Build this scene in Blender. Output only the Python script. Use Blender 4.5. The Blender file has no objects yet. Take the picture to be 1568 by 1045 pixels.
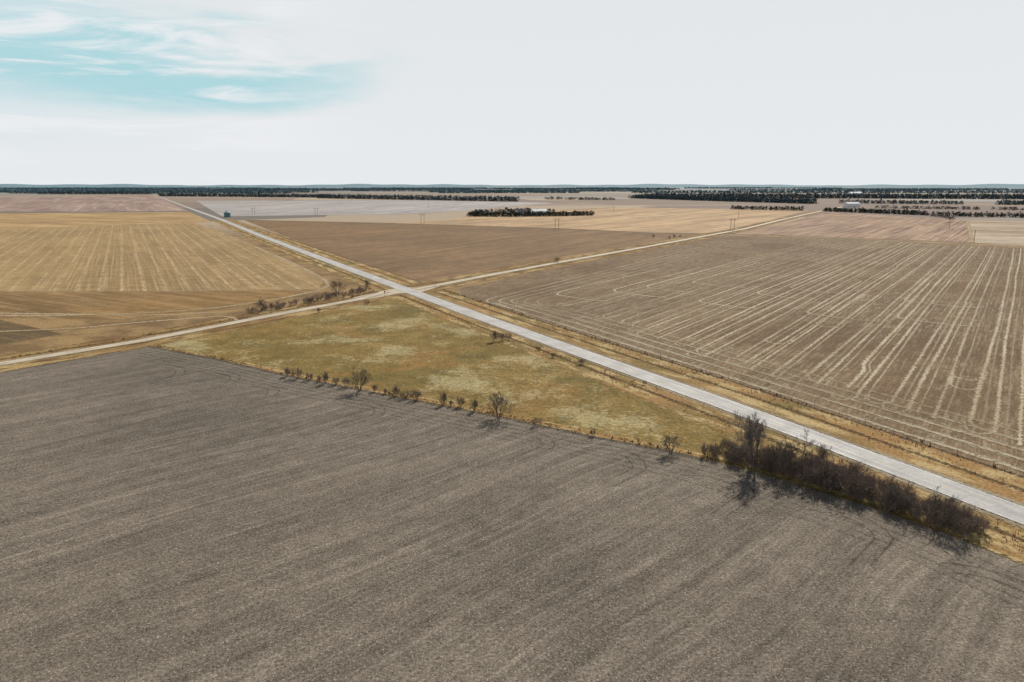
import bpy, math, random
import numpy as np
from mathutils import Vector, Quaternion
random.seed(7); rng=np.random.default_rng(7)
scene=bpy.context.scene
scene.view_settings.view_transform='Standard'; scene.view_settings.look='None'; scene.view_settings.exposure=0
K=1.06
def lin(c):
    c/=255.0
    return c/12.92 if c<=.04045 else ((c+.055)/1.055)**2.4
def A(r,g,b): return (lin(r)/K,lin(g)/K,lin(b)/K,1)

# ------------------------------------------------------------ node helper
class NT:
    def __init__(s,nt): s.nt=nt
    def n(s,t,**kw):
        nd=s.nt.nodes.new(t)
        for k,v in kw.items(): setattr(nd,k,v)
        return nd
    def put(s,sock,v):
        if isinstance(v,bpy.types.NodeSocket): s.nt.links.new(v,sock)
        elif v is not None: sock.default_value=v
    def m(s,op,a,b=None,c=None,clamp=False):
        nd=s.n('ShaderNodeMath',operation=op,use_clamp=clamp)
        s.put(nd.inputs[0],a); s.put(nd.inputs[1],b); s.put(nd.inputs[2],c)
        return nd.outputs[0]
    def xyz(s,x,y,z=0.0):
        nd=s.n('ShaderNodeCombineXYZ'); s.put(nd.inputs[0],x); s.put(nd.inputs[1],y); s.put(nd.inputs[2],z); return nd.outputs[0]
    def sep(s,v):
        nd=s.n('ShaderNodeSeparateXYZ'); s.put(nd.inputs[0],v); return nd.outputs
    def noise(s,vec,scale,detail=3,rough=.55,dist=0.0):
        nd=s.n('ShaderNodeTexNoise'); s.put(nd.inputs['Vector'],vec); nd.inputs['Scale'].default_value=scale
        nd.inputs['Detail'].default_value=detail; nd.inputs['Roughness'].default_value=rough; nd.inputs['Distortion'].default_value=dist
        return nd.outputs['Fac']
    def mr(s,v,a,b,c=0.0,d=1.0,smooth=True):
        nd=s.n('ShaderNodeMapRange'); nd.clamp=True
        if smooth: nd.interpolation_type='SMOOTHSTEP'
        s.put(nd.inputs[0],v)
        for i,q in enumerate((a,b,c,d)): s.put(nd.inputs[i+1],q)
        return nd.outputs[0]
    def mix(s,f,a,b,bt='MIX'):
        nd=s.n('ShaderNodeMix',data_type='RGBA',blend_type=bt)
        s.put(nd.inputs[0],f); s.put(nd.inputs[6],a); s.put(nd.inputs[7],b); return nd.outputs[2]
    def ramp(s,f,stops):
        nd=s.n('ShaderNodeValToRGB'); s.put(nd.inputs[0],f); e=nd.color_ramp.elements
        while len(e)<len(stops): e.new(.5)
        for i,(p,c) in enumerate(stops): e[i].position=p; e[i].color=c
        return nd.outputs[0]
    def gray(s,f): return s.xyz(f,f,f)
def newmat(name):
    m=bpy.data.materials.new(name); m.use_nodes=True; nt=m.node_tree; nt.nodes.clear(); h=NT(nt)
    out=h.n('ShaderNodeOutputMaterial'); b=h.n('ShaderNodeBsdfPrincipled')
    b.inputs['Roughness'].default_value=.95; b.inputs['Specular IOR Level'].default_value=.06
    nt.links.new(b.outputs[0],out.inputs[0]); h.bsdf=b; h.out=out
    return m,h
def simple(name,col,rough=.8,var=.25,scale=2.0,spec=.1,metal=0):
    m,h=newmat(name); g=h.n('ShaderNodeNewGeometry')
    f=h.mr(h.noise(g.outputs['Position'],scale,2),.3,.7,1-var,1+var)
    h.put(h.bsdf.inputs['Base Color'],h.mix(1.0,col,h.gray(f),'MULTIPLY'))
    h.bsdf.inputs['Roughness'].default_value=rough; h.bsdf.inputs['Specular IOR Level'].default_value=spec
    h.bsdf.inputs['Metallic'].default_value=metal
    return m
def bump(h,height,strength,dist):
    b=h.n('ShaderNodeBump'); b.inputs['Strength'].default_value=strength; b.inputs['Distance'].default_value=dist
    h.put(b.inputs['Height'],height); h.nt.links.new(b.outputs[0],h.bsdf.inputs['Normal'])

def field(name,c1,c2,c3,ang,across=1.5,along=30,streak=(.45,.7),famp=.35,fscale=2.0,patch=.012,warp=0,
          period=0,pcol=None,pwidth=.25,pfac=.6,bumpd=0,band=0,bandamp=.15,extra=None,brkr=(.38,.62)):
    m,h=newmat(name); P=h.n('ShaderNodeNewGeometry').outputs['Position']; x,y,z=h.sep(P)
    an=math.radians(ang); ca,sa=math.cos(an),math.sin(an)
    a=h.m('SUBTRACT',h.m('MULTIPLY',x,ca),h.m('MULTIPLY',y,sa))
    l=h.m('ADD',h.m('MULTIPLY',x,sa),h.m('MULTIPLY',y,ca))
    if warp:
        w=h.m('MULTIPLY',h.m('SUBTRACT',h.noise(P,.012,1),.5),warp); a=h.m('ADD',a,w)
    base=h.mix(h.mr(h.noise(P,patch,3,.6),.38,.62),c1,c2)
    st=h.noise(h.xyz(h.m('DIVIDE',a,across),h.m('DIVIDE',l,along)),1.0,3,.6)
    col=h.mix(h.mr(st,streak[0],streak[1]),base,c3)
    if band:
        bn=h.noise(h.xyz(h.m('DIVIDE',a,band),h.m('DIVIDE',l,band*9)),1.0,2,.6)
        col=h.mix(1.0,col,h.gray(h.mr(bn,.36,.64,1-bandamp,1+bandamp)),'MULTIPLY')
    if period:
        wob=h.m('MULTIPLY',h.m('SUBTRACT',h.noise(P,.12,2),.5),period*.22)
        ph=h.m('ABSOLUTE',h.m('SUBTRACT',h.m('FRACT',h.m('DIVIDE',h.m('ADD',a,wob),period)),.5))
        msk=h.mr(ph,0.0,pwidth,1.0,0.0)
        brk=h.mr(h.noise(h.xyz(h.m('DIVIDE',a,1.2),h.m('DIVIDE',l,9)),1.0,3,.7),brkr[0],brkr[1])
        brk2=h.mr(h.noise(P,.02,2),.3,.55,.3,1)
        msk=h.m('MULTIPLY',h.m('MULTIPLY',msk,brk),h.m('MULTIPLY',brk2,pfac))
        col=h.mix(msk,col,pcol)
    if extra: col=extra(h,P,a,l,col)
    fn=h.noise(P,fscale,4,.8)
    col=h.mix(1.0,col,h.gray(h.mr(fn,.36,.64,1-famp,1+famp,False)),'MULTIPLY')
    f2=h.noise(P,fscale*.15,3,.65)
    col=h.mix(1.0,col,h.gray(h.mr(f2,.35,.65,.87,1.13,False)),'MULTIPLY')
    h.put(h.bsdf.inputs['Base Color'],col)
    if bumpd: bump(h,fn,.7,bumpd)
    return m

# ------------------------------------------------------------ mesh helpers
def link(o,parent=None):
    scene.collection.objects.link(o)
    if parent: o.parent=parent
    return o
def mesh_obj(name,v,f,mat,parent=None,smooth=False):
    me=bpy.data.meshes.new(name); me.from_pydata([tuple(p) for p in v],[],[tuple(q) for q in f]); me.update()
    if mat: me.materials.append(mat)
    return link(bpy.data.objects.new(name,me),parent)
def poly(name,pts,z,mat):
    o=mesh_obj(name,[(x,y,z) for x,y in pts],[list(range(len(pts)))],mat)
    if o.data.polygons[0].normal.z<0: o.data.flip_normals()
    return o
def resample(pts,step):
    pts=[np.array(p,float) for p in pts]; out=[pts[0]]
    for a,b in zip(pts[:-1],pts[1:]):
        L=np.linalg.norm(b-a); n=max(1,int(L/step))
        for i in range(1,n+1): out.append(a+(b-a)*i/n)
    return np.array(out)
def smooth_pl(pts,it=2):
    p=[np.array(q,float) for q in pts]
    for _ in range(it):
        q=[p[0]]
        for a,b in zip(p[:-1],p[1:]): q+= [a*.75+b*.25,a*.25+b*.75]
        q.append(p[-1]); p=q
    return p
def offset(pts,d):
    p=np.array(pts,float); t=np.gradient(p,axis=0); t/=np.linalg.norm(t,axis=1)[:,None]+1e-9
    return p+np.stack([t[:,1],-t[:,0]],1)*d     # positive = right of travel
def ribbons(name,lines,mat,z,dz=.0006):
    V=[];F=[];UV=[];S=[];b=0
    for pts,hw,s in lines:
        p=np.array(pts,float)
        t=np.gradient(p,axis=0); t/=np.linalg.norm(t,axis=1)[:,None]+1e-9
        nrm=np.stack([t[:,1],-t[:,0]],1); L=np.concatenate([[0],np.cumsum(np.linalg.norm(np.diff(p,axis=0),axis=1))])
        off=random.uniform(0,500)
        for i in range(len(p)):
            V+=[(*(p[i]-nrm[i]*hw),z),(*(p[i]+nrm[i]*hw),z)]; UV+=[(L[i]+off,-1),(L[i]+off,1)]; S+=[s,s]
        for i in range(len(p)-1): F.append((b+2*i,b+2*i+1,b+2*i+3,b+2*i+2))
        b+=2*len(p); z+=dz
    o=mesh_obj(name,V,F,mat); me=o.data
    uv=me.uv_layers.new(name='UVMap'); idx=np.zeros(len(me.loops),int); me.loops.foreach_get('vertex_index',idx)
    uv.data.foreach_set('uv',np.array(UV,float)[idx].ravel())
    at=me.attributes.new('str','FLOAT','POINT'); at.data.foreach_set('value',np.array(S,float))
    return o
def ribbon_mat(name,c1,c2,edge=.5,nscale=.6,dens=1.0,c3=None,famp=.3,bias=.0,fs=1.8):
    """ground cover strip with a ragged, noisy edge"""
    m,h=newmat(name); P=h.n('ShaderNodeNewGeometry').outputs['Position']
    uvn=h.n('ShaderNodeUVMap').outputs[0]; u,v,_=h.sep(uvn)
    at=h.n('ShaderNodeAttribute',attribute_name='str').outputs['Fac']
    e=h.m('SUBTRACT',1.0,h.m('ABSOLUTE',v))
    n1=h.noise(P,nscale,4,.75); n2=h.noise(P,.03,2,.6)
    col=h.mix(h.mr(n2,.38,.62),c1,c2)
    if c3: col=h.mix(h.mr(h.noise(h.xyz(h.m('MULTIPLY',u,.08),h.m('MULTIPLY',v,1.6)),1.0,3,.6),.46,.62),col,c3)
    fn=h.noise(P,fs,3,.8)
    col=h.mix(1.0,col,h.gray(h.mr(fn,.36,.64,1-famp,1+famp,False)),'MULTIPLY')
    h.put(h.bsdf.inputs['Base Color'],col)
    val=h.m('ADD',h.m('DIVIDE',e,edge),h.m('MULTIPLY',h.m('SUBTRACT',n1,.5),4.0))
    al=h.mr(val,.35-bias,.75-bias)
    al=h.m('MULTIPLY',al,h.m('MULTIPLY',at,dens),clamp=True)
    h.put(h.bsdf.inputs['Alpha'],al)
    return m

# ------------------------------------------------------------ materials
RA=36.5; HA=-29.2
def ground_mat():
    m,h=newmat('ground_plains'); P=h.n('ShaderNodeNewGeometry').outputs['Position']; x,y,z=h.sep(P)
    an=math.radians(-12)
    a=h.m('SUBTRACT',h.m('MULTIPLY',x,math.cos(an)),h.m('MULTIPLY',y,math.sin(an)))
    l=h.m('ADD',h.m('MULTIPLY',x,math.sin(an)),h.m('MULTIPLY',y,math.cos(an)))
    vo=h.n('ShaderNodeTexVoronoi',distance='CHEBYCHEV'); vo.inputs['Scale'].default_value=1.0
    vo.inputs['Randomness'].default_value=.7
    h.put(vo.inputs['Vector'],h.xyz(h.m('DIVIDE',a,900),h.m('DIVIDE',l,600)))
    r=h.sep(vo.outputs['Color'])[0]
    col=h.ramp(r,[(0,A(158,140,124)),(.2,A(134,118,108)),(.4,A(180,162,138)),(.55,A(128,128,122)),(.7,A(164,146,128)),(.85,A(116,110,102)),(1,A(178,168,156))])
    near=h.mix(h.mr(h.noise(P,.05,4,.65),.38,.62),A(160,132,92),A(124,100,70))
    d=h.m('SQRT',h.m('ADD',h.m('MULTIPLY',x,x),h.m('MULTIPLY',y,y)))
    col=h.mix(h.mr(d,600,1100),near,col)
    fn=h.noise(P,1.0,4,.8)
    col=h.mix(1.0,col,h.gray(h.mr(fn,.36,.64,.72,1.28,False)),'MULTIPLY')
    far_haze=h.mix(h.mr(h.noise(h.xyz(h.m('MULTIPLY',x,.0007),h.m('MULTIPLY',y,.0012)),1.0,4,.65),.42,.58),A(112,132,140),A(172,172,168))
    col=h.mix(h.mr(d,2600,9000,0,.85),col,far_haze)  # aerial haze painted into the ground colour, growing with distance
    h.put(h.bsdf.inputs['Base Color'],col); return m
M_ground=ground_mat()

def near_extra(h,P,a,l,col):
    d=h.noise(P,.018,3,.6); col=h.mix(h.mr(d,.48,.66,0,.45),col,A(90,81,72))
    t=h.noise(h.xyz(h.m('DIVIDE',a,2.6),h.m('DIVIDE',l,60),4.0),1.0,3,.65)
    col=h.mix(1.0,col,h.gray(h.mr(t,.38,.62,.85,1.12)),'MULTIPLY')
    n=h.noise(P,4.2,3,.85); col=h.mix(h.mr(n,.55,.65,0,.7),col,A(200,190,172))
    k=h.noise(P,3.1,3,.85,.4); col=h.mix(h.mr(k,.46,.38,0,.7),col,A(60,54,49))
    return col
M_near=field('disked_soil',A(122,111,97),A(112,102,90),A(136,125,110),48.5,across=.8,along=26,famp=.38,fscale=2.2,patch=.02,warp=16,band=8,bandamp=.08,
             period=1.55,pcol=A(158,148,132),pwidth=.3,pfac=.5,brkr=(.4,.7),bumpd=.2,extra=near_extra)
def grass_extra(h,P,a,l,col):
    g=h.noise(P,.035,3,.65,.6); col=h.mix(h.mr(g,.48,.62,0,.6),col,A(108,97,56))
    r=h.noise(P,.05,3,.6,.8); col=h.mix(h.mr(r,.52,.66,0,.6),col,A(150,114,66))
    n=h.m('ADD',h.m('MULTIPLY',h.noise(P,.04,3,.6),.58),h.m('MULTIPLY',h.noise(P,.55,4,.8),.42))
    col=h.mix(h.mr(n,.505,.59,0,.6),col,A(186,174,132))
    k=h.noise(P,.7,3,.8); col=h.mix(h.mr(k,.44,.36,0,.65),col,A(82,72,42))
    k2=h.noise(P,.16,3,.7,.5); col=h.mix(h.mr(k2,.42,.34,0,.4),col,A(88,82,46))
    return col
M_grass=field('pasture_grass',A(144,120,70),A(128,107,60),A(140,118,72),-20,across=3,along=8,famp=.36,fscale=1.3,patch=.03,bumpd=.2,extra=grass_extra)
def right_extra(h,P,a,l,col):
    n=h.noise(h.xyz(h.m('MULTIPLY',a,1.1),h.m('MULTIPLY',l,.10)),1.0,4,.8); col=h.mix(h.mr(n,.50,.63,0,.55),col,A(176,159,131))
    d=h.noise(P,.014,3,.6,.6); col=h.mix(h.mr(d,.48,.62,0,.5),col,A(104,81,59))
    return col
M_right=field('harvested_corn_soil',A(123,102,77),A(113,93,72),A(139,120,93),RA,across=.8,along=40,famp=.28,fscale=1.1,patch=.01,band=12,bandamp=.08,extra=right_extra)
M_gold=field('stubble_gold',A(165,139,97),A(150,124,87),A(178,152,111),-29.2,across=1.2,along=120,famp=.22,fscale=.8,patch=.007,band=25,bandamp=.06,period=9.5,pcol=A(200,180,142),pwidth=.17,pfac=.65,brkr=(.35,.62))
M_brownL=field('stubble_brown',A(126,101,70),A(142,112,72),A(162,134,94),-62,across=1.6,along=60,famp=.26,fscale=1.1,band=9)
M_mid=field('stubble_mid',A(132,106,78),A(119,97,73),A(152,125,94),32,across=1.6,along=120,famp=.24,fscale=.7,patch=.006,band=14,bandamp=.09)
M_farg=field('stubble_far_gold',A(184,154,117),A(168,140,109),A(200,174,140),RA,across=6,along=300,famp=.12,fscale=.4,patch=.004,band=30)
M_gold2=field('stubble_gold_far_left',A(176,146,102),A(162,132,95),A(190,164,122),-62,across=5,along=200,famp=.12,fscale=.4,patch=.005,band=24)
M_redR=field('stubble_red_brown',A(150,122,102),A(132,107,92),A(180,154,128),RA,across=2.2,along=200,famp=.2,fscale=.5,patch=.006,band=14,streak=(.42,.62))
M_tanR=field('stubble_tan',A(184,166,142),A(158,136,112),A(198,182,158),-60,across=5,along=200,famp=.18,fscale=.5,patch=.006,band=20)
M_pale=field('fallow_pale',A(172,164,158),A(160,152,148),A(184,177,172),10,across=15,along=400,famp=.08,fscale=.3,patch=.003,band=50,bandamp=.07)
M_redL=field('stubble_red_left',A(152,129,119),A(160,137,121),A(174,155,141),HA,across=10,along=300,famp=.1,fscale=.3,patch=.003,band=60)
M_green=field('winter_cover',A(104,88,64),A(114,94,68),A(122,104,76),-62,across=1.5,along=40,famp=.3,fscale=1.1,patch=.02)

# ------------------------------------------------------------ ground & fields
R=45000; seg=96
gv=[(0,0,0)]; gf=[]
rings=[400,1500,5000,12000,R]
for r in rings:
    for i in range(seg):
        t=2*math.pi*i/seg; gv.append((r*math.cos(t),r*math.sin(t),0))
for i in range(seg): gf.append((0,1+i,1+(i+1)%seg))
for k in range(len(rings)-1):
    for i in range(seg):
        a=1+k*seg+i; b=1+k*seg+(i+1)%seg; gf.append((a,a+seg,b+seg,b))
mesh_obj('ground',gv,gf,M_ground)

HW=[(145,-22),(79,97),(49,153),(23,198),(-17,268),(-53,332),(-126,463),(-249,685),(-422,1007),(-800,1690),(-1300,2600),(-1760,3426)]
GW=[(-61,322),(-68,302),(-82,281),(-97,258),(-122,218),(-146,189),(-200,122),(-290,10)]
GE=[(-50,328),(-35,350),(-14,383),(33,453),(118,576),(171,655),(269,799),(403,1026),(610,1363),(900,1820)]
edge=[(-115,211),(-87,195),(-60,177),(-29,159),(-3,144),(16,132),(30,124),(37,119)]
edge2=[(37,119),(47,110),(57,100),(64,91),(69,83),(84,62)]

poly('disked_field',edge+edge2[1:]+[(150,-60),(-320,-60),(-215,100),(-158,168),(-128,204)],.02,M_near)
poly('pasture',[(-118,214)]+edge[1:]+edge2[1:]+[(120,0),(134,0),(74,96),(44,151),(18,196),(-22,266),(-56,325),(-66,300),(-95,255)],.03,M_grass)
poly('corn_field',[(-26,334),(-22,298),(-18,288),(17,226),(51,163),(69,131),(86,103),(160,-30),(760,-30),(760,130),(560,395),(415,555),(319,651),(214,694),(111,540),(31,424)],.02,M_right)
poly('gold_stubble_field',[(-583,786),(-516,861),(-421,921),(-320,752),(-175,503),(-100,363),(-95,330),(-167,324),(-245,324),(-460,324),(-900,500),(-1000,760)],.03,M_gold)
poly('brown_stubble_field',[(-95,330),(-104,296),(-122,276),(-150,254),(-197,258),(-420,262),(-460,324)],.02,M_brownL)
poly('mid_stubble_field',[(-391,1007),(-143,527),(-58,362),(-54,353),(-20,400),(30,480),(110,592),(209,722),(150,735),(58,809),(-160,921)],.02,M_mid)
poly('far_gold_field',[(-81,1026),(-160,921),(58,809),(150,735),(209,722),(265,809),(600,1399),(214,1560),(-69,1240)],.05,M_farg)
poly('gold_stubble_field_far',[(-914,1240),(-603,1298),(-413,953),(-430,925),(-516,861),(-583,786),(-1000,760),(-1500,1000)],.05,M_gold2)
poly('red_brown_field',[(232,716),(587,1280),(649,988),(406,606),(323,662)],.05,M_redR)
poly('tan_field',[(582,876),(649,988),(1400,700),(1100,300),(600,400),(422,572),(406,606)],.06,M_tanR)
poly('pale_field',[(-993,2188),(-308,2280),(121,1950),(-71,1399),(-164,1211),(-465,1111)],.2,M_pale)
poly('red_field',[(-2011,2738),(-1708,3326),(-620,1330),(-957,1298),(-1900,1400)],.2,M_redL)
poly('cover_crop_field',[(-194,254),(-154,229),(-164,213),(-240,120),(-420,140),(-420,255)],.025,M_green)

# ------------------------------------------------------------ verges, tracks, headlands
hw=resample(HW[:9],8); gw=resample(GW,5); ge=resample(GE[:9],8)
M_verge=ribbon_mat('verge_grass',A(176,150,104),A(142,112,70),edge=.35,c3=A(112,86,56),famp=.35,bias=.1)
M_vergeR=ribbon_mat('ditch_grass',A(158,124,80),A(132,112,70),edge=.35,c3=A(184,160,114),famp=.35,bias=.1)
M_ditch=ribbon_mat('ditch_dark',A(84,68,50),A(96,78,54),edge=.9,famp=.3,nscale=1.0)
M_shoulder=ribbon_mat('gravel_shoulder',A(160,146,122),A(140,124,98),edge=.8,famp=.25,nscale=1.5)
M_pale_track=ribbon_mat('pale_dirt',A(194,174,140),A(176,154,118),edge=.8,famp=.25)
M_dark_track=ribbon_mat('dark_soil_track',A(78,69,61),A(88,78,68),edge=1.0,famp=.3,dens=.5,nscale=1.2)
M_light_soil=ribbon_mat('light_soil_track',A(166,155,138),A(152,141,124),edge=1.0,famp=.3,dens=.6,nscale=1.2)
M_straw=ribbon_mat('straw_residue',A(208,192,164),A(186,168,138),edge=1.0,nscale=.8,famp=.3,bias=.12,dens=.92)
M_headland=ribbon_mat('headland_residue',A(176,162,138),A(158,142,118),edge=1.0,nscale=.45,famp=.3,dens=.8,c3=A(122,104,82))

ribbons('highway_verge',[(offset(hw,-9),6.0,1.0),(offset(hw,9.5),7.0,1.0)],M_vergeR,.06)
ribbons('highway_ditch',[(offset(hw,-8.5),1.2,.6),(offset(hw,10),1.2,.6),(offset(hw,16),.8,.5)],M_ditch,.068)
ribbons('gravel_road_verge',[(offset(gw,-7),4.5,1),(offset(gw,7),4.5,1),(offset(ge,-8),5.0,1),(offset(ge,8),5.0,1)],M_verge,.075)
ribbons('gravel_road_ditch',[(offset(gw,5.5),1.0,.7),(offset(ge,6.5),1.0,.6),(offset(ge,-6.5),.9,.5)],M_ditch,.08)
tri=resample(edge,3); strip=resample(edge2,3)
ribbons('hedge_strip',[(offset(tri,-.9),1.4,1)],M_vergeR,.085)
ribbons('field_edge_furrow',[(offset(tri,1.0),.7,.8)],M_dark_track,.092)
ribbons('ditch_grass_strip',[(offset(strip,-3.5),3.6,1)],M_vergeR,.087)
ribbons('field_track',[(resample(smooth_pl([(-395,900),(-320,752),(-175,503),(-110,385),(-92,345),(-94,325),(-108,296),(-128,274),(-165,262),(-240,262)]),6),2.2,.8),
    (resample(smooth_pl([(-240,225),(-159,235),(-141,248),(-122,257),(-112,262),(-106,257),(-103,251)]),3),1.3,.9),
    (resample(smooth_pl([(-250,270),(-180,266),(-140,262),(-118,270)]),4),2.0,.8)],M_pale_track,.09)
FB=[(-391,1007),(-160,921),(58,809),(150,735),(209,722)]; FR=[(209,718),(323,662),(410,590),(560,400)]
ribbons('field_boundary_far',[(resample(FB,12),3.0,.8),(resample([(-583,786),(-516,861),(-421,921)],12),3,.8),
    (resample(FR,10),3.0,.9),(resample([(406,606),(649,988)],12),3,.8),(resample([(-460,326),(-245,326),(-167,326),(-95,332)],8),1.6,.5)],M_pale_track,.1)
ribbons('field_boundary_dark',[(offset(resample(FR,10),-6),2.2,1),(offset(resample(FB,12),5),2.0,.6)],M_ditch,.106)

arcs=[];arcd=[]
def arc(cx,cy,r,a0,a1,n=18):
    return [(cx+r*math.cos(math.radians(a0+(a1-a0)*i/n)),cy+r*math.sin(math.radians(a0+(a1-a0)*i/n))) for i in range(n+1)]
for (cx,cy,r) in [(-38,146,7),(0,127,6),(14,117,8),(32,106,6),(46,92,7),(-82,171,8),(-66,160,6),(58,74,7),(-100,176,9)]:
    for k in range(3):
        rr=r+k*1.2; ln=arc(cx,cy,rr,-15,95); ln=[(ln[0][0]-7,ln[0][1]-7)]+ln
        (arcs if k%2 else arcd).append((resample(smooth_pl(ln,1),1.5),.28,.7))
for k in range(5):
    arcs.append((offset(tri,2.5+2*k),.4,.55)); arcd.append((offset(tri,3.5+2*k),.4,.45))
    arcs.append((offset(strip,2.5+2*k),.4,.5)); arcd.append((offset(strip,3.5+2*k),.35,.45))
ribbons('tillage_turn_marks',arcs,M_light_soil,.03)
ribbons('tillage_turn_furrows',arcd,M_dark_track,.055)

# straw windrows of the corn field
rd=np.array([math.sin(math.radians(RA)),math.cos(math.radians(RA))]); rn=np.array([rd[1],-rd[0]])
gd=np.array([math.sin(math.radians(32.2)),math.cos(math.radians(32.2))]); gn=np.array([gd[1],-gd[0]])
hd=np.array([-math.sin(math.radians(29.2)),math.cos(math.radians(29.2))]); hnm=np.array([hd[1],-hd[0]])
corner=np.array([-24.,300.])
W=[]
def wob(p,amp=.5):
    p=np.array(p,float); n=len(p); s=np.cumsum(rng.normal(0,1,n)); s-=np.linspace(s[0],s[-1],n)
    q=np.convolve(s,np.ones(5)/5,'same')*amp*.2; return p+np.stack([q*rn[0],q*rn[1]],1)
def hw_point(along,off): return corner-hd*along+hnm*off
def far_len(p):
    B=[(214,694),(319,651),(415,555),(560,395),(760,130)]; best=1e9
    for a,b in zip(B[:-1],B[1:]):
        a=np.array(a,float);b=np.array(b,float);e=b-a; den=rd[0]*-e[1]+e[0]*rd[1]
        if abs(den)<1e-6: continue
        w=a-p; t=(w[0]*-e[1]+e[0]*w[1])/den; u=(rd[0]*w[1]-rd[1]*w[0])/den
        if t>0 and -.02<=u<=1.02: best=min(best,t)
    return best if best<1e8 else 0
sp=5.6; i=0; al=36.0; cosang=abs(np.dot(rn,hd))
while al<400:
    st=24+rng.uniform(-3,6)+(8 if al<90 else 0)
    p=hw_point(al,st); L=far_len(p)-rng.uniform(4,14)
    if L>20:
        pts=resample([p,p+rd*L],7); s=rng.uniform(.75,1.05)
        if al<90: s*=.65
        if rng.random()<.3:
            j=rng.integers(4,max(5,len(pts)-4)); pts=pts.copy(); pts[j:]+=rn*rng.uniform(-1.6,1.6)
        W.append((wob(pts),rng.uniform(.6,.85),s))
        W.append((wob(offset(pts,rng.uniform(1.7,2.4))),.42,s*rng.uniform(.5,.9)))
        if rng.random()<.2:
            L0=rng.uniform(0,L*.5); W.append((wob(resample([p+rd*L0,p+rd*(L0+rng.uniform(30,90))],7)),rng.uniform(.9,1.3),.7))
        if rng.random()<.6:
            sg=rng.choice([-1,1]); lp=[p+rd*6,p+rd*1,p+rn*sg*1.2-rd*2.5,p+rn*sg*3.2-rd*3.2,p+rn*sg*5.0-rd*1.2,p+rn*sg*5.4+rd*4]
            W.append((resample(smooth_pl(lp,2),1.2),.55,.6))
        if al>60 and rng.random()<.16:
            c=p+rd*rng.uniform(25,120); r=rng.uniform(3,5.5); sg=rng.choice([-1,1])
            lp=[c+rd*10,c+rd*2]+[c+rn*sg*r*(1-math.cos(t))-rd*math.sin(t)*r*1.3 for t in np.linspace(.3,math.pi,8)]+[c+rn*sg*2*r+rd*8]
            W.append((resample(smooth_pl(lp,1),1.5),.6,.8))
    i+=1; al+=sp/cosang*rng.uniform(.9,1.1)
for k in range(5):
    o=11+5.8*k
    e1=corner+gn*o+gd*340; c1=corner+gn*o+gd*(o*1.2+10); cc=corner+gn*o*.8+gd*(o*.3-2)+hnm*2; c2=hw_point(o*.9+14,o*.95); e2=hw_point(340,o*.9)
    ln=resample(smooth_pl([tuple(e1),tuple(c1),tuple(cc),tuple(c2),tuple(e2)],3),6)
    W.append((wob(ln,.4),.8,.75-.08*k))
for hx,hy,r in [(98,362,9),(52,334,10),(141,340,7),(24,324,10),(176,302,6),(120,272,6),(70,345,8),(118,322,6),(84,300,6),(150,262,5)]:
    c=np.array([hx,hy],float)
    ln=[c+rd*110,c+rd*22]+[c-rd*math.sin(t)*r*1.15-rn*(math.cos(t)-1)*r*.8 for t in np.linspace(0.1,math.pi*.6,9)]
    t_=ln[-1]; ln+=[t_-hd*7+hnm*1,t_-hd*14+hnm*3.5,t_-hd*19+hnm*8]
    W.append((wob(resample(smooth_pl(ln,2),3),.25),.85,.95))
ribbons('straw_windrows',W,M_straw,.04,.0004)
HL=[(resample([hw_point(14,o),hw_point(400,o)],8),w,s) for o,s,w in [(5,.8,2.4),(11,1.0,1.5),(16,.9,2.2),(22,.9,1.8),(27,.6,1.5)]]
ribbons('headland_strips',HL,M_headland,.03)
ribbons('combine_tracks',[(resample(smooth_pl([(40,300),(120,262),(200,205),(330,120)]),6),.7,.5),(resample(smooth_pl([(70,380),(190,300),(330,230),(480,150)]),6),.7,.45)],M_dark_track,.2)

# ------------------------------------------------------------ roads
def road_mat(name,c1,c2,wheel,joint):
    m,h=newmat(name); P=h.n('ShaderNodeNewGeometry').outputs['Position']; u,v,_=h.sep(h.n('ShaderNodeUVMap').outputs[0])
    col=h.mix(h.mr(h.noise(P,.15,4,.6),.35,.65),c1,c2)
    av=h.m('ABSOLUTE',v); tr=h.m('ABSOLUTE',h.m('SUBTRACT',av,.5))
    col=h.mix(h.mr(tr,.05,.22,wheel,0.0),col,c2)
    st=h.noise(h.xyz(h.m('MULTIPLY',u,.05),h.m('MULTIPLY',v,3)),1.0,3); col=h.mix(1.0,col,h.gray(h.mr(st,.3,.7,.86,1.12)),'MULTIPLY')
    if joint:
        j=h.m('FRACT',h.m('DIVIDE',u,12.0)); col=h.mix(h.mr(j,.0,.02,joint,0),col,A(100,98,94))
        cj=h.m('ABSOLUTE',v); col=h.mix(h.mr(cj,0,.035,.4,0),col,A(106,104,100))
    fn=h.noise(P,3,3,.7); col=h.mix(1.0,col,h.gray(h.mr(fn,.35,.65,.9,1.1)),'MULTIPLY')
    h.put(h.bsdf.inputs['Base Color'],col); h.bsdf.inputs['Roughness'].default_value=.8; h.bsdf.inputs['Specular IOR Level'].default_value=.15
    return m
M_hw=road_mat('worn_concrete',A(198,194,187),A(178,174,168),.6,.3)
M_gr=road_mat('gravel',A(180,165,140),A(202,188,164),.8,0)
hwf=resample(HW,20)
ribbons('highway_shoulder',[(offset(hwf,-4.0),1.2,1),(offset(hwf,4.0),1.2,1)],M_shoulder,.11)
ribbons('gravel_road',[(gw,2.3,1),(resample(GE,10),2.6,1)],M_gr,.12)
ribbons('gravel_road_shoulder',[(offset(gw,2.6),.8,1),(offset(gw,-2.6),.8,1),(offset(ge,2.8),.8,1),(offset(ge,-2.8),.8,1)],M_shoulder,.135)
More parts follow.
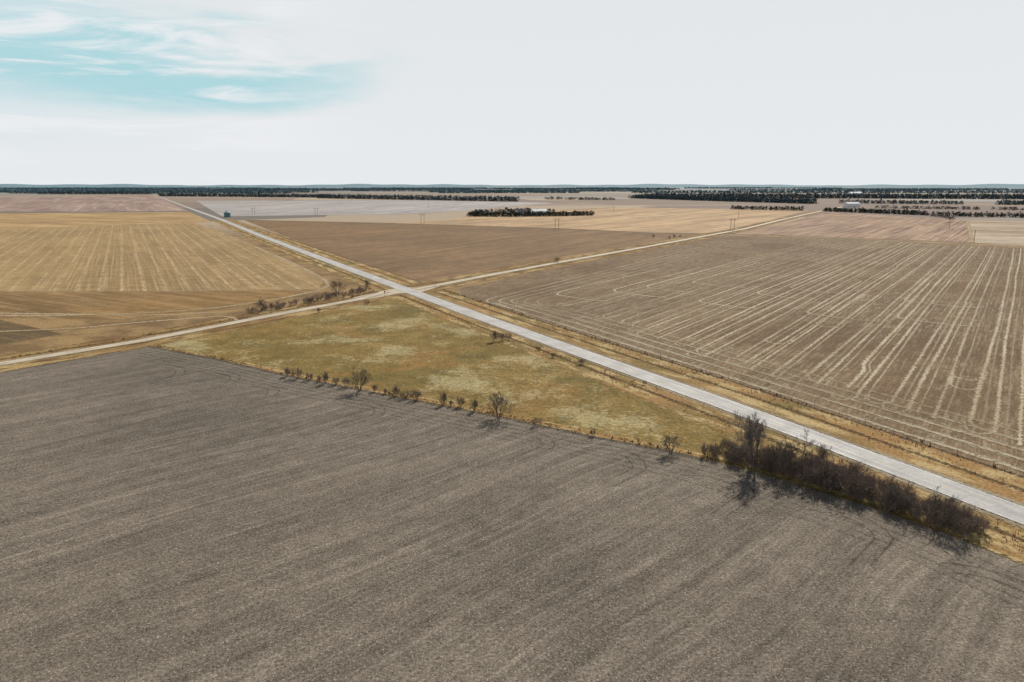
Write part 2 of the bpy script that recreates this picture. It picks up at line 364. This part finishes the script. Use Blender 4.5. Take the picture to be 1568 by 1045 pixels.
poly('junction_apron',[(-72,305),(-67,299),(-63,303),(-53,318),(-47,320),(-43,322),(-36,341),(-39,345),(-49,337),(-56,336),(-61,328)],.128,M_gr)
ribbons('highway',[(hwf,3.3,1)],M_hw,.15)
M_white=simple('road_paint_white',(.7,.7,.68,1),.6,.3,1.0); M_yel=simple('road_paint_yellow',(.55,.42,.16,1),.6,.3,1.0)
h1=resample(HW[:8],4)
ribbons('edge_line_marking',[(offset(h1,3.0),.07,1),(offset(h1,-3.0),.07,1)],M_white,.16)
cl=resample(HW[:8],3)
ribbons('center_line_marking',[(cl[q:q+2],.08,1) for q in range(0,len(cl)-1,4)],M_yel,.16,0)

# ------------------------------------------------------------ bare trees
def gen_tree(seed,height,stems=1,r0=.16,levels=4,kids=5,spread=.6,stem_spread=.25,rmin=.014):
    rnd=random.Random(seed); V=[];F=[]
    def tube(pts,rads,ns):
        b=len(V)
        for i,(p,r) in enumerate(zip(pts,rads)):
            d=(pts[min(i+1,len(pts)-1)]-pts[max(i-1,0)]).normalized()
            u=d.orthogonal().normalized(); w=d.cross(u)
            for k in range(ns):
                t=2*math.pi*k/ns; V.append(p+(u*math.cos(t)+w*math.sin(t))*r)
        for i in range(len(pts)-1):
            for k in range(ns):
                a=b+i*ns+k; c=b+i*ns+(k+1)%ns; F.append((a,c,c+ns,a+ns))
    def br(p,d,L,r,lv):
        n=4 if lv<2 else 2; pts=[p];rads=[r]; dd=d
        for i in range(n):
            j=Vector((rnd.gauss(0,1),rnd.gauss(0,1),rnd.gauss(0,1)))*(.10+.05*lv)
            dd=(dd+j+Vector((0,0,.06))).normalized(); pts.append(pts[-1]+dd*L/n); rads.append(max(rmin*.7,r*(1-.75*(i+1)/n)))
        tube(pts,rads,5 if lv==0 else 3)
        if lv>=levels: return
        nk=kids if lv>0 else kids+2
        for k in range(nk):
            f=(.28 if lv==0 else .15)+(.72 if lv==0 else .85)*(k+rnd.random())/nk
            f=min(.98,f); s=f*n; i=int(s); q=pts[i].lerp(pts[min(i+1,n)],s-i)
            ax=(pts[min(i+1,n)]-pts[i]).normalized()
            u=ax.orthogonal().normalized(); u.rotate(Quaternion(ax,rnd.uniform(0,6.28)))
            an=spread*rnd.uniform(.7,1.3); nd=(ax*math.cos(an)+u*math.sin(an)).normalized()
            br(q,nd,L*rnd.uniform(.45,.68)*(1.1-.35*f),max(rmin,r*.5*(1-.5*f)),lv+1)
    for s in range(stems):
        t=rnd.uniform(0,6.28); a=stem_spread*rnd.uniform(.3,1) if stems>1 else .03
        d=Vector((math.cos(t)*math.sin(a),math.sin(t)*math.sin(a),math.cos(a)))
        o=Vector((math.cos(t),math.sin(t),0))*(.15*(stems>1)); o.z=-.1
        br(o,d,height*.62*rnd.uniform(.8,1),r0,0)
    V=np.array([tuple(v) for v in V]); F=np.array(F)
    V[:,2]*=height/V[:,2].max()
    return V,F
M_bark=simple('bark_brown',(.17,.138,.112,1),.9,.35,3.0)
M_bark2=simple('bark_red_brown',(.24,.185,.15,1),.9,.35,3.0)
M_barkg=simple('bark_grey',(.24,.205,.175,1),.9,.35,3.0)
def np_mesh(name,V,F,mat):
    me=bpy.data.meshes.new(name); V=np.asarray(V,np.float32); F=np.asarray(F,np.int32); k=F.shape[1]
    me.vertices.add(len(V)); me.vertices.foreach_set('co',V.ravel()); me.loops.add(F.size); me.loops.foreach_set('vertex_index',F.ravel())
    me.polygons.add(len(F)); me.polygons.foreach_set('loop_start',np.arange(len(F),dtype=np.int32)*k)
    me.update(calc_edges=True); me.materials.append(mat); return me
TB=[gen_tree(11,10.5,4,.24,4,5,.5,.36,.018),gen_tree(23,8,3,.17,4,5,.7,.4,.018),gen_tree(31,7,5,.12,4,4,.65,.6,.016)]
SH=[gen_tree(41,3,7,.04,2,6,.55,.7,.012),gen_tree(42,3,6,.04,2,6,.6,.55,.012),gen_tree(43,3,8,.04,2,5,.5,.8,.012)]
SD=[gen_tree(44,3,6,.05,3,5,.6,.8,.014),gen_tree(45,3,5,.05,3,5,.7,.6,.014),gen_tree(46,3,8,.04,3,4,.6,.95,.014)]
MT=[np_mesh('bare_tree_mesh_a',*TB[0],M_barkg),np_mesh('bare_tree_mesh_b',*TB[1],M_bark),np_mesh('bare_tree_mesh_c',*TB[2],M_bark)]
MS=[np_mesh('shrub_mesh_a',*SD[0],M_bark2),np_mesh('shrub_mesh_b',*SD[1],M_bark),np_mesh('shrub_mesh_c',*SD[2],M_bark2)]
def put(name,me,x,y,h,base,wid=None):
    o=link(bpy.data.objects.new(name,me)); s=h/base; w=(wid or s); o.scale=(w,w,s); o.location=(x,y,0); o.rotation_euler=(0,0,random.uniform(0,6.28)); return o
for x,y,h,k in [(44,116,11.2,0),(49,111.5,8.2,1),(55.5,115.5,5.0,2),(64,93.5,6.4,2),(30.3,122,4.4,2),(-3,142,6.6,2),(-38,163,6.4,2),(53,105.5,5.6,1),(47,113.5,6.5,1),(60,98,4.8,2)]:
    put('bare_tree',MT[k],x,y,h,(10.5,8,7)[k],None if k!=2 else h/7*1.1)
for x,y,h in [(-82,318,7),(-71,330,5.5),(-101,272,6)]: put('bare_tree',MT[2],x,y,h,7,h/7*1.2)
for x,y,h in [(-60,176,2.6),(-57,174,3.2),(-53,172,2.3),(-50,170.5,1.8),(-48,169,3.3),(-45,168,2.3),(-42,166,2.6),(-34,162,2.0),(-31,160,1.4),(-28,158.5,2.6),(-25.5,156.5,2.1),(-23,155,2.9),(-16,151.5,3.3),(-14,150.5,1.6),(-12,150,2.8),(-8.5,147,2.9),(5,137.5,2.0),(16.5,131.5,1.7),
               (-6,217,3.8),(-3,218.5,3.0),(-1,220,2.6),(20,188,2),(12,196,1.6),(-98,275,3.2),(-77,268,2.4),(30,451,3.8),(-62,288,2.2),(8,205,1.5),(34,168,1.3),(150,655,3),(156,662,3.5),(163,668,2.6),(137,668,3)]:
    o=put('bare_shrub',random.choice(MS),x,y,h,3); o.scale.x*=random.uniform(.8,1.35); o.scale.y*=random.uniform(.8,1.35)
def mass(name,spots,lib,mat):
    Vs=[];Fs=[];b=0
    for x,y,h in spots:
        V,F=lib[random.randrange(len(lib))]; s=h/V[:,2].max(); w=s*random.uniform(.9,1.4); t=random.uniform(0,6.28); c,s_=math.cos(t),math.sin(t)
        Q=np.stack([(V[:,0]*c-V[:,1]*s_)*w+x,(V[:,0]*s_+V[:,1]*c)*w+y,V[:,2]*s],1); Vs.append(Q); Fs.append(F+b); b+=len(V)
    me=np_mesh(name,np.concatenate(Vs),np.concatenate(Fs),mat); return link(bpy.data.objects.new(name,me))
sp_=[]
pl=resample([(36,121.5),(42,116.5),(47,112),(52,107.5),(57,102),(61,97),(64.5,92.5),(66.5,89.5)],.6)
for p in pl:
    e=abs((p[0]-53)/15); dn=.5+.5*math.sin(p[0]*1.3)+.4*math.sin(p[0]*3.1)
    for _ in range(4 if dn>.6 else 2):
        hh=(4.0-1.3*e)*random.uniform(.5,1.25); o=random.uniform(-.3,5.2)
        sp_.append((p[0]+o*.8+random.uniform(-.5,.5),p[1]+o*.55+random.uniform(-.5,.5),hh))
mass('roadside_thicket',sp_,SH,M_bark2)
mass('brush_row',[(-90+random.gauss(0,2.2)+t*20,290+t*35+random.gauss(0,1.8),random.uniform(1.2,3.4)) for t in np.linspace(-.6,1,75)],SH,M_bark2)

# ------------------------------------------------------------ dry weed tufts (verges)
def tufts(name,lines,n,hmin,hmax,mat,spreadw):
    allp=np.concatenate([resample(l,1.0) for l in lines]); w=rng.integers(0,len(allp),n)
    keep=(np.sin(w*.21)+np.sin(w*.057+1)+rng.normal(0,.7,n))>-.4; w=w[keep]; n=len(w)
    base=allp[w]+rng.normal(0,spreadw,(n,2)); V=np.zeros((n*9,3)); k=0
    for i in range(n):
        h=rng.uniform(hmin,hmax)
        for j in range(3):
            t=rng.uniform(0,6.28); wd=h*.2; dx,dy=math.cos(t),math.sin(t); lx,ly=rng.normal(0,.25,2)*h; ox,oy=rng.normal(0,.15,2)
            V[k]=(base[i,0]+ox-dx*wd,base[i,1]+oy-dy*wd,0);V[k+1]=(base[i,0]+ox+dx*wd,base[i,1]+oy+dy*wd,0);V[k+2]=(base[i,0]+ox+lx,base[i,1]+oy+ly,h);k+=3
    link(bpy.data.objects.new(name,np_mesh(name,V,np.arange(k).reshape(-1,3),mat)))
M_dry=simple('dry_grass',A(196,166,116),.9,.4,.4); M_rust=simple('rust_weeds',A(166,118,78),.9,.4,.4); M_darkw=simple('dark_weeds',A(112,90,68),.9,.4,.4)
hs=resample(HW[:6],6)
tufts('dry_grass_tufts',[offset(hs,-9),offset(hs,-11),offset(hs,11)],4000,.2,.5,M_dry,1.6)
tufts('rust_weed_tufts',[offset(hs,-8),offset(hs,14),offset(strip,-4)],1500,.2,.6,M_rust,1.2)
tufts('dark_weed_tufts',[offset(hs,16),offset(tri,-.6),offset(gw,6)],1000,.2,.8,M_darkw,.6)
tufts('hedge_grass_tufts',[offset(tri,-.5)],1300,.2,.6,M_dry,.6)

# ------------------------------------------------------------ fence
def box(V,F,x,y,z,sx,sy,sz):
    b=len(V)
    for dz in (0,sz):
        for dx,dy in ((-1,-1),(1,-1),(1,1),(-1,1)): V.append((x+dx*sx/2,y+dy*sy/2,z+dz))
    F+= [(b,b+3,b+2,b+1),(b+4,b+5,b+6,b+7)]+[(b+i,b+(i+1)%4,b+4+(i+1)%4,b+4+i) for i in range(4)]
M_post=simple('weathered_wood',(.22,.18,.14,1),.9,.3,2)
V=[];F=[]
fl=resample(offset(hs,16.5),7)
for p in fl: box(V,F,p[0],p[1],0,.07,.07,1.1)
for a,b in zip(fl[:-1],fl[1:]):
    for z in (.5,.8,1.05):
        q=len(V); V+=[(a[0],a[1],z),(b[0],b[1],z),(b[0],b[1],z+.008),(a[0],a[1],z+.008)]; F.append((q,q+1,q+2,q+3))
mesh_obj('wire_fence',V,F,M_post)

# ------------------------------------------------------------ distant shelterbelts
def conifer_mat(name,c,c2):
    m,h=newmat(name); P=h.n('ShaderNodeNewGeometry').outputs['Position']
    h.put(h.bsdf.inputs['Base Color'],h.mix(h.mr(h.noise(P,.15,2,.7),.35,.65),c,c2)); return m
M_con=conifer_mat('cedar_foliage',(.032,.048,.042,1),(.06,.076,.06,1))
M_con2=conifer_mat('cedar_foliage_hazy',(.055,.088,.10,1),(.09,.12,.13,1))  # foliage colour shifted blue to stand in for aerial haze
M_con3=conifer_mat('treeline_far_hazy',(.09,.165,.19,1),(.14,.21,.235,1))  # stronger blue haze painted into the treeline colour
M_dec=conifer_mat('bare_woodland',(.13,.125,.12,1),(.17,.155,.14,1))
def belt(name,pts,h,rows,spacing,mat,clumps=50,size=1.0,gap=.04,width=None,hv=.22):
    p=resample(pts,spacing); Vs=[]
    for r in range(rows):
        q=offset(p,(r-(rows-1)/2)*(width or spacing))
        for x,y in q:
            if rng.random()<gap: continue
            hh=h*rng.uniform(1-hv,1+hv*.6); n=clumps; x+=rng.normal(0,spacing*.2); y+=rng.normal(0,spacing*.2)
            t=rng.random(n)**.9; rad=spacing*.75*(1-t*.6)*np.sqrt(rng.random(n)); a=rng.random(n)*6.283
            c=np.stack([x+rad*np.cos(a),y+rad*np.sin(a),hh*(.02+.93*t)],1)
            d=rng.normal(0,size,(n,3,3))*.7; Vs.append((c[:,None,:]+d).reshape(-1,3))
            Vs.append(np.array([[x-.2,y,0],[x+.2,y,0],[x,y,hh*.9]]))
    V=np.concatenate(Vs); V[:,2]=np.maximum(V[:,2],0); F=np.arange(len(V)).reshape(-1,3)
    return link(bpy.data.objects.new(name,np_mesh(name,V,F,mat)))
T='shelterbelt_trees'
belt(T,[(-66,1118),(-20,1105),(60,1120),(132,1150)],7.5,3,4.5,M_con,50,1.1)
belt(T,[(-66,1125),(-50,1180),(0,1210),(80,1200)],9,2,7,M_con,50,1.2,.1)
belt(T,[(-8,1170),(30,1185)],12,2,8,M_con,60,1.4,.2)
belt(T,[(456,1437),(569,1364)],7.5,2,5,M_con,45,1.2)
belt(T,[(600,1330),(690,1159)],7.5,3,5,M_con,45,1.2)
belt(T,[(690,1135),(780,1080),(1000,900)],7.5,2,5,M_con,45,1.2)
belt(T,[(690,1159),(662,1050),(640,1010)],4,1,8,M_dec,40,1.0,.3)
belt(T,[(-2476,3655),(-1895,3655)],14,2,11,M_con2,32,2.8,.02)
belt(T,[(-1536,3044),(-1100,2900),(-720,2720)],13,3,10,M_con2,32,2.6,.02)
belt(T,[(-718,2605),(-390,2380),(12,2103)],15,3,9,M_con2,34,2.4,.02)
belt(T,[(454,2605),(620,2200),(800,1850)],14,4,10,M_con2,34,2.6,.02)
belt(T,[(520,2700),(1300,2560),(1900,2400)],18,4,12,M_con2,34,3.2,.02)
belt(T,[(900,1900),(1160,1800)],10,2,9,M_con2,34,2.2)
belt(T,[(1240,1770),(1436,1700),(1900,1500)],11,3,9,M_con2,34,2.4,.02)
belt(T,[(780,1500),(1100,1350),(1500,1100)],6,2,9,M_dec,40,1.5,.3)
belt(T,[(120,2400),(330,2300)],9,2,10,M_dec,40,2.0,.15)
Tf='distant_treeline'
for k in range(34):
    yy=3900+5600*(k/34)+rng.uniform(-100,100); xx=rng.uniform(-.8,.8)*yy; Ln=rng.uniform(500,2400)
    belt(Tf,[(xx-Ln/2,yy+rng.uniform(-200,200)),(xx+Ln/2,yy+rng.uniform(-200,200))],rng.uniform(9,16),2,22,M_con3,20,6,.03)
M_hill=conifer_mat('hazy_hills',(.15,.25,.29,1),(.22,.31,.34,1))  # hill colour carries painted-in haze, no atmosphere is rendered
V=[];F=[];n=260
for j in range(n+1):
    az=math.radians(-62+124*j/n); hgt=46+10*math.sin(j*.13)+7*math.sin(j*.37+1)+6*math.sin(j*.9+2)
    for rr,zz in ((13000,-5),(16000,hgt),(20000,-5)): V.append((rr*math.sin(az),rr*math.cos(az),zz))
for j in range(n):
    for k in range(2): a=j*3+k; F.append((a,a+3,a+4,a+1))
mesh_obj('hills',V,F,M_hill)

# ------------------------------------------------------------ buildings
M_wallw=simple('white_siding',(.7,.7,.68,1),.6,.08); M_roofg=simple('grey_shingles',(.18,.18,.19,1),.8,.2); M_metalr=simple('galvanized_roof',(.65,.67,.68,1),.4,.1,1,.5)
M_glass=simple('window_glass',(.03,.04,.05,1),.1,.1,1,.5)
def gable(name,x,y,w,l,wall,roof,rot,wm,rm,chim=False):
    root=link(bpy.data.objects.new(name,None)); root.location=(x,y,0); root.rotation_euler=(0,0,rot)
    hw_,hl=w/2,l/2
    V=[(-hl,-hw_,0),(hl,-hw_,0),(hl,hw_,0),(-hl,hw_,0),(-hl,-hw_,wall),(hl,-hw_,wall),(hl,hw_,wall),(-hl,hw_,wall),(-hl,0,wall+roof),(hl,0,wall+roof)]
    F=[(0,1,5,4),(1,2,6,9,5),(2,3,7,6),(3,0,4,8,7)]
    mesh_obj('walls',V,F,wm,root)
    e=.5; s=roof/hw_; z0=wall-e*s+.05
    R_=[(-hl-e,-hw_-e,z0),(hl+e,-hw_-e,z0),(hl+e,0,wall+roof+.05),(-hl-e,0,wall+roof+.05),(hl+e,hw_+e,z0),(-hl-e,hw_+e,z0)]
    R_+=[(a,b,c+.2) for a,b,c in R_]
    mesh_obj('roof',R_,[(6,7,8,9),(9,8,10,11),(0,3,2,1),(3,5,4,2),(0,1,7,6),(5,11,10,4),(1,2,8,7),(2,4,10,8),(0,6,9,3),(3,9,11,5)],rm,root)
    V=[];F=[]
    for i in range(4):
        xx=-hl+l*(i+.5)/4
        for sy in (-1,1): box(V,F,xx,sy*(hw_+.03),1.0,1.1,.05,1.3)
    mesh_obj('windows',V,F,M_glass,root)
    V=[];F=[]; box(V,F,0,-hw_-.04,0,1.1,.06,2.1); mesh_obj('door',V,F,M_post,root)
    if chim:
        V=[];F=[]; box(V,F,1,0.6,wall+roof-1,.8,.8,2); mesh_obj('chimney',V,F,M_post,root)
gable('farmhouse',14,1150,9,14,6.5,4,.4,M_wallw,M_roofg,True)
gable('machine_shed',45,1160,14,24,7,3,.2,M_wallw,M_metalr)
gable('machine_shed',766,1570,16,34,8,3.5,.3,M_wallw,M_metalr)
gable('farm_shed',-40,1150,8,12,3.5,2,-.3,M_wallw,M_roofg)
gable('machine_shed',1620,3300,30,60,10,6,.2,M_wallw,M_metalr)
M_bin=simple('corrugated_steel',(.10,.19,.22,1),.5,.15,1,.3,.2); M_binr=simple('bin_roof',(.34,.45,.48,1),.5,.1)
def grain_bin(x,y,r,h):
    root=link(bpy.data.objects.new('grain_bin',None)); root.location=(x,y,0); N=28
    V=[];F=[];lv=14
    for k in range(lv+1):
        for i in range(N):
            t=6.2832*i/N; rr=r+(.05 if k%2 else 0); V.append((rr*math.cos(t),rr*math.sin(t),h*k/lv))
    for k in range(lv):
        for i in range(N): a=k*N+i; b=k*N+(i+1)%N; F.append((a,b,b+N,a+N))
    mesh_obj('shell',V,F,M_bin,root)
    V=[((r+.25)*math.cos(6.2832*i/N),(r+.25)*math.sin(6.2832*i/N),h-.05) for i in range(N)]+[(.5*math.cos(6.2832*i/N),.5*math.sin(6.2832*i/N),h+r*.55) for i in range(N)]+[(0,0,h+r*.55+.4)]
    F=[(i,(i+1)%N,N+(i+1)%N,N+i) for i in range(N)]+[(N+i,N+(i+1)%N,2*N) for i in range(N)]
    mesh_obj('cone_roof',V,F,M_binr,root)
    V=[];F=[]; box(V,F,0,-r-.06,.6,1,.1,1.8); mesh_obj('door',V,F,M_post,root)
    V=[];F=[]
    for i in range(12): box(V,F,r+.15,0,.5+i*.5,.05,.6,.05)
    mesh_obj('ladder',V,F,M_post,root)
grain_bin(-447,1089,4.8,7.2)
def hpole(x,y,h,rot):
    root=link(bpy.data.objects.new('power_pole',None)); root.location=(x,y,0); root.rotation_euler=(0,0,rot)
    V=[];F=[]
    for dx in (-2,2): box(V,F,dx,0,0,.4,.4,h)
    mesh_obj('poles',V,F,M_post,root); V=[];F=[]; box(V,F,0,.32,h-1.6,8,.2,.3); mesh_obj('crossarm',V,F,M_post,root)
    V=[];F=[]
    for dx in (-3.6,0,3.6): box(V,F,dx,.32,h-2.5,.15,.15,.9)
    mesh_obj('insulators',V,F,M_glass,root)
def pole(x,y,h,rot):
    root=link(bpy.data.objects.new('utility_pole',None)); root.location=(x,y,0); root.rotation_euler=(0,0,rot)
    V=[];F=[]; box(V,F,0,0,0,.32,.32,h); mesh_obj('pole',V,F,M_post,root)
    V=[];F=[]; box(V,F,0,.25,h-.8,2.4,.14,.16); mesh_obj('crossarm',V,F,M_post,root)
    V=[];F=[]
    for dx in (-1.05,.0,1.05): box(V,F,dx,.25,h-.635,.1,.1,.2)
    mesh_obj('insulators',V,F,M_glass,root)
for x,y in [(-117,906),(51,785),(247,774),(-320,1135),(-432,1160)]: hpole(x,y,13,.1)
for x,y in [(407,606),(500,790),(330,1010),(190,1300),(-180,1500)]: pole(x,y,11,.5)
root=link(bpy.data.objects.new('stop_sign',None)); root.location=(-58,308,0)
V=[];F=[]; box(V,F,0,0,0,.1,.1,2.2); mesh_obj('post',V,F,M_post,root)
oc=[(.4*math.cos(math.radians(22.5+45*i)),-.08,2.4+.4*math.sin(math.radians(22.5+45*i))) for i in range(8)]
V=oc+[(a,-.06,c) for a,b,c in oc]; F=[tuple(range(8)),tuple(range(15,7,-1))]+[(i,8+i,8+(i+1)%8,(i+1)%8) for i in range(8)]
mesh_obj('octagon_panel',V,F,simple('sign_red',(.4,.02,.02,1),.5,.05),root)

# ------------------------------------------------------------ sky + sun
SAZ=math.radians(21.9); SEL=math.radians(35)
w=bpy.data.worlds.new('World'); scene.world=w; w.use_nodes=True; w.node_tree.nodes.clear(); h=NT(w.node_tree)
out=h.n('ShaderNodeOutputWorld'); bg=h.n('ShaderNodeBackground'); bg.inputs[1].default_value=.06; w.node_tree.links.new(bg.outputs[0],out.inputs[0])
sk=h.n('ShaderNodeTexSky',sky_type='NISHITA'); sk.sun_disc=False; sk.sun_elevation=SEL; sk.sun_rotation=SAZ
d=h.n('ShaderNodeTexCoord').outputs['Generated']; x,y,z=h.sep(d)
az=h.m('ARCTAN2',x,y); el=h.m('ARCSINE',z)
def C(r,g,b): s=1/.06; return (lin(r)*s,lin(g)*s,lin(b)*s,1)
cloud=h.mix(h.mr(el,0,.25),C(231,234,236),C(228,231,233))
cloud=h.mix(h.m('MULTIPLY',h.mr(az,-.34,-.66,0,.7),h.mr(el,.02,.11)),cloud,C(210,227,233))
gx=h.m('DIVIDE',h.m('ADD',az,.46),.30); gz=h.m('DIVIDE',h.m('SUBTRACT',el,.150),.058)
r2=h.m('ADD',h.m('MULTIPLY',gx,gx),h.m('MULTIPLY',gz,gz))
wn=h.noise(h.xyz(h.m('MULTIPLY',az,4.0),h.m('MULTIPLY',el,16.0),7.0),1.0,4,.55)
r2=h.m('ADD',r2,h.m('MULTIPLY',h.m('SUBTRACT',wn,.5),1.6)); gap=h.mr(r2,.1,1.5,1,0)
n1=h.noise(h.xyz(h.m('MULTIPLY',az,3.0),h.m('MULTIPLY',el,15.0),.3),1.0,6,.55,.5)
gap=h.m('MULTIPLY',gap,h.mr(n1,.66,.46))
col=h.mix(gap,cloud,C(174,215,222))
wisp=h.noise(h.xyz(h.m('MULTIPLY',az,3.4),h.m('MULTIPLY',el,26.0),5.0),1.0,7,.62,1.0)
col=h.mix(h.m('MULTIPLY',h.mr(wisp,.47,.64,0,.9),h.mr(az,-.15,-.4)),col,C(236,238,241))
col=h.mix(h.mr(el,.30,.62),col,sk.outputs[0])
h.put(bg.inputs[0],col)
sun=bpy.data.lights.new('sun','SUN'); sun.energy=4.7; sun.angle=math.radians(.5); sun.color=(1,.95,.87)
so=link(bpy.data.objects.new('sun',sun)); D=Vector((math.sin(SAZ)*math.cos(SEL),math.cos(SAZ)*math.cos(SEL),math.sin(SEL)))
so.rotation_euler=D.to_track_quat('Z','Y').to_euler(); so.location=(0,0,200)

cam=bpy.data.cameras.new('camera'); cam.lens=24; cam.sensor_width=36; cam.clip_start=.5; cam.clip_end=80000
co=link(bpy.data.objects.new('camera',cam)); co.location=(0,0,50); co.rotation_euler=(math.radians(90-12.91),0,0)
scene.camera=co
